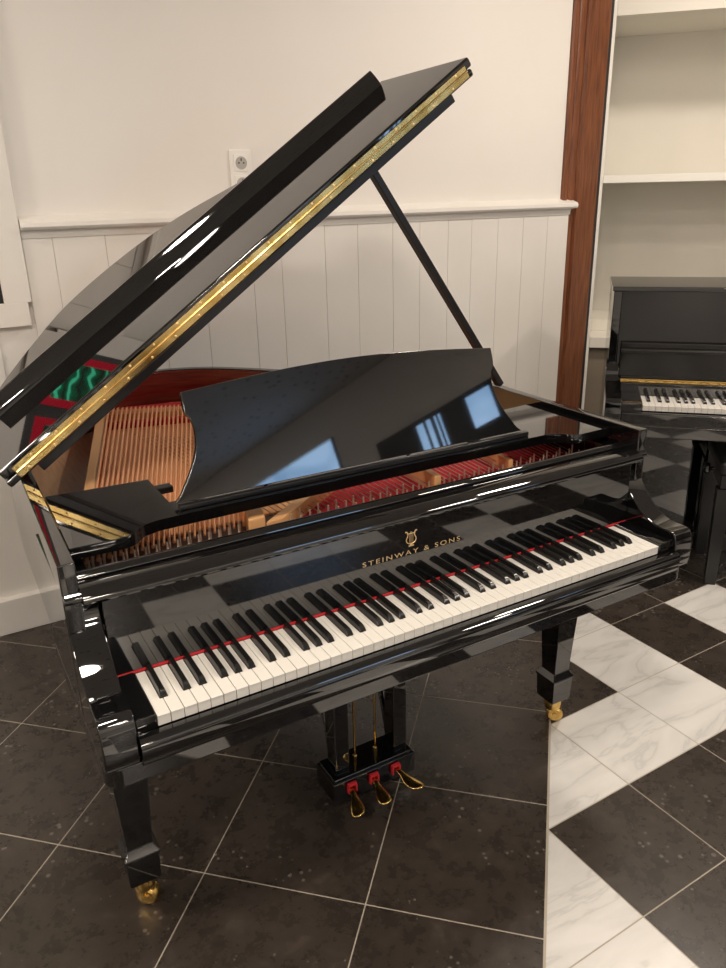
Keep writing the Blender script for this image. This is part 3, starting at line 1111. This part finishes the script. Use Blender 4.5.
# ------------------------------------------------------------------ the upright piano
UO = (1.10, 2.0, 0.0)
uloc = E45 @ Vector(UO)
up = thing('upright_piano', 'black upright piano with open fallboard in front of the white shelving', 'piano', uloc, radians(-45))
S0, S1 = 0.346, 1.846
for xa, xb in ((S0, S0 + 0.032), (S1 - 0.032, S1)):
    mb = MB()
    mb.box(xa, xb, 1.885, 2.24, 0.0, 1.150, 0.003)
    mb.build('side_panel', M['black'], up, UO)
    mb = MB()
    ap = catmull([(1.90, 0.88), (1.875, 0.845), (1.865, 0.81), (1.84, 0.79), (1.78, 0.78), (1.71, 0.775), (1.675, 0.765), (1.665, 0.74), (1.665, 0.66), (1.68, 0.63)], 4) + [(1.90, 0.60)]
    mb.prism(ap, 'x', xa - 0.006, xa + 0.056 if xa < 1 else xb + 0.006, 0.003, ang=50)
    mb.build('arm', M['black'], up, UO)
    mb = MB()
    xm_ = xa + 0.022
    mb.box(xm_ - 0.026, xm_ + 0.026, 1.70, 1.755, 0.06, 0.63, 0.004)
    mb.box(xm_ - 0.034, xm_ + 0.034, 1.66, 1.884, 0.0, 0.06, 0.006)
    mb.build('leg', M['black'], up, UO)
mb = MB()
mb.box(S0 - 0.006, S1 + 0.006, 1.872, 2.25, 1.151, 1.170, 0.004)
mb.build('top_lid', M['black'], up, UO)
mb = MB()
mb.prism([(1.880, 0.80), (1.902, 0.80), (1.940, 1.150), (1.918, 1.150)], 'x', S0 + 0.033, S1 - 0.033, 0.002)
mb.build('upper_panel', M['panel_black'], up, UO)
mb = MB()
mb.box(S0 + 0.045, S1 - 0.045, 1.852, 1.872, 0.820, 0.956, 0.004)
mb.box(S0 + 0.045, S1 - 0.045, 1.836, 1.853, 0.915, 0.935, 0.006)
ufb = mb.build('fallboard', M['panel_black'], up, UO)
mb = MB()
mb.box(S0 + 0.046, S1 - 0.046, 1.866, 1.872, 0.792, 0.806, 0.001)
mb.tube([(S0 + 0.046, 1.865, 0.799), (S1 - 0.046, 1.865, 0.799)], 0.003, 8)
mb.build('brass_hinge', M['brass'], ufb, UO)
mb = MB()
mb.box(S0 + 0.057, S1 - 0.057, 1.860, 1.878, 0.735, 0.791, 0.003)
mb.build('nameboard', M['black'], up, UO)
mb = MB()
mb.box(S0 + 0.057, 0.481, 1.695, 1.858, 0.70, 0.752, 0.003)
mb.build('cheek_block', M['black'], up, UO)
mb = MB()
mb.box(1.713, S1 - 0.057, 1.695, 1.858, 0.70, 0.752, 0.003)
mb.build('cheek_block', M['black'], up, UO)
mb = MB()
mb.box(S0 + 0.057, S1 - 0.057, 1.672, 1.699, 0.665, 0.716, 0.006)
mb.build('key_slip', M['black'], up, UO)
mb = MB()
mb.box(S0 + 0.034, S1 - 0.034, 1.682, 2.03, 0.615, 0.664, 0.004)
mb.build('key_bed', M['black'], up, UO)
mb = MB()
mb.box(S0 + 0.033, S1 - 0.033, 2.045, 2.065, 0.085, 0.63, 0.002)
mb.build('bottom_panel', M['black'], up, UO)
mb = MB()
mb.box(S0 + 0.033, S1 - 0.033, 2.03, 2.12, 0.0, 0.085, 0.004)
mb.build('bottom_rail', M['black'], up, UO)
mb = MB()
mb.box(S0 + 0.033, S1 - 0.033, 2.20, 2.235, 0.05, 1.15)
mb.build('back_panel', M['black_satin'], up, UO)
for k in range(3):
    mb = MB()
    xx = 1.10 - 0.075 + 0.075 * k
    mb.sections([((xx, 2.028, 0.05), 0.007, 0.004), ((xx, 1.985, 0.048), 0.010, 0.004), ((xx, 1.95, 0.046), 0.013, 0.004), ((xx, 1.935, 0.046), 0.006, 0.002)])
    mb.build('pedal', M['brass'], up, UO)
ukb = bpy.data.objects.new('keyboard', None)
COL.objects.link(ukb)
ukb.parent = up
add_keys(ukb, 0.4825, 1.229, 1.70, 0.740, 0.157, UO)

# ------------------------------------------------------------------ piano bench at the upright
BO = (1.09, 1.86, 0.0)
bloc = E45 @ Vector(BO)
be = thing('piano_bench', 'black piano bench with side knobs pushed under the upright piano', 'bench', bloc, radians(-45))
mb = MB()
mb.box(0.800, 1.38, 1.690, 2.020, 0.420, 0.475, 0.004)
mb.build('apron', M['black_satin'], be, BO)
mb = MB()
mb.box(0.790, 1.39, 1.680, 2.026, 0.476, 0.535, 0.018, seg=4)
mb.build('seat', M['leather'], be, BO)
for xx in (0.818, 1.362):
    for yy in (1.712, 2.002):
        mb = MB()
        mb.rings([[(xx + h * a, yy + h * b_, z) for a, b_ in SQ] for h, z in ((0.020, 0.0), (0.021, 0.02), (0.026, 0.419))])
        mb.build('leg', M['black_satin'], be, BO, smooth=20)
for xx, sg in ((0.800, -1), (1.38, 1)):
    mb = MB()
    mb.lathe([(0.008, 0.0), (0.008, 0.014), (0.020, 0.016), (0.024, 0.024), (0.022, 0.034), (0.012, 0.038), (0, 0.038)], 20,
             mtx=Matrix.Translation((xx, 1.86, 0.447)) @ Matrix.Rotation(radians(90 * sg), 4, 'Y'))
    mb.build('knob', M['black'], be, BO)
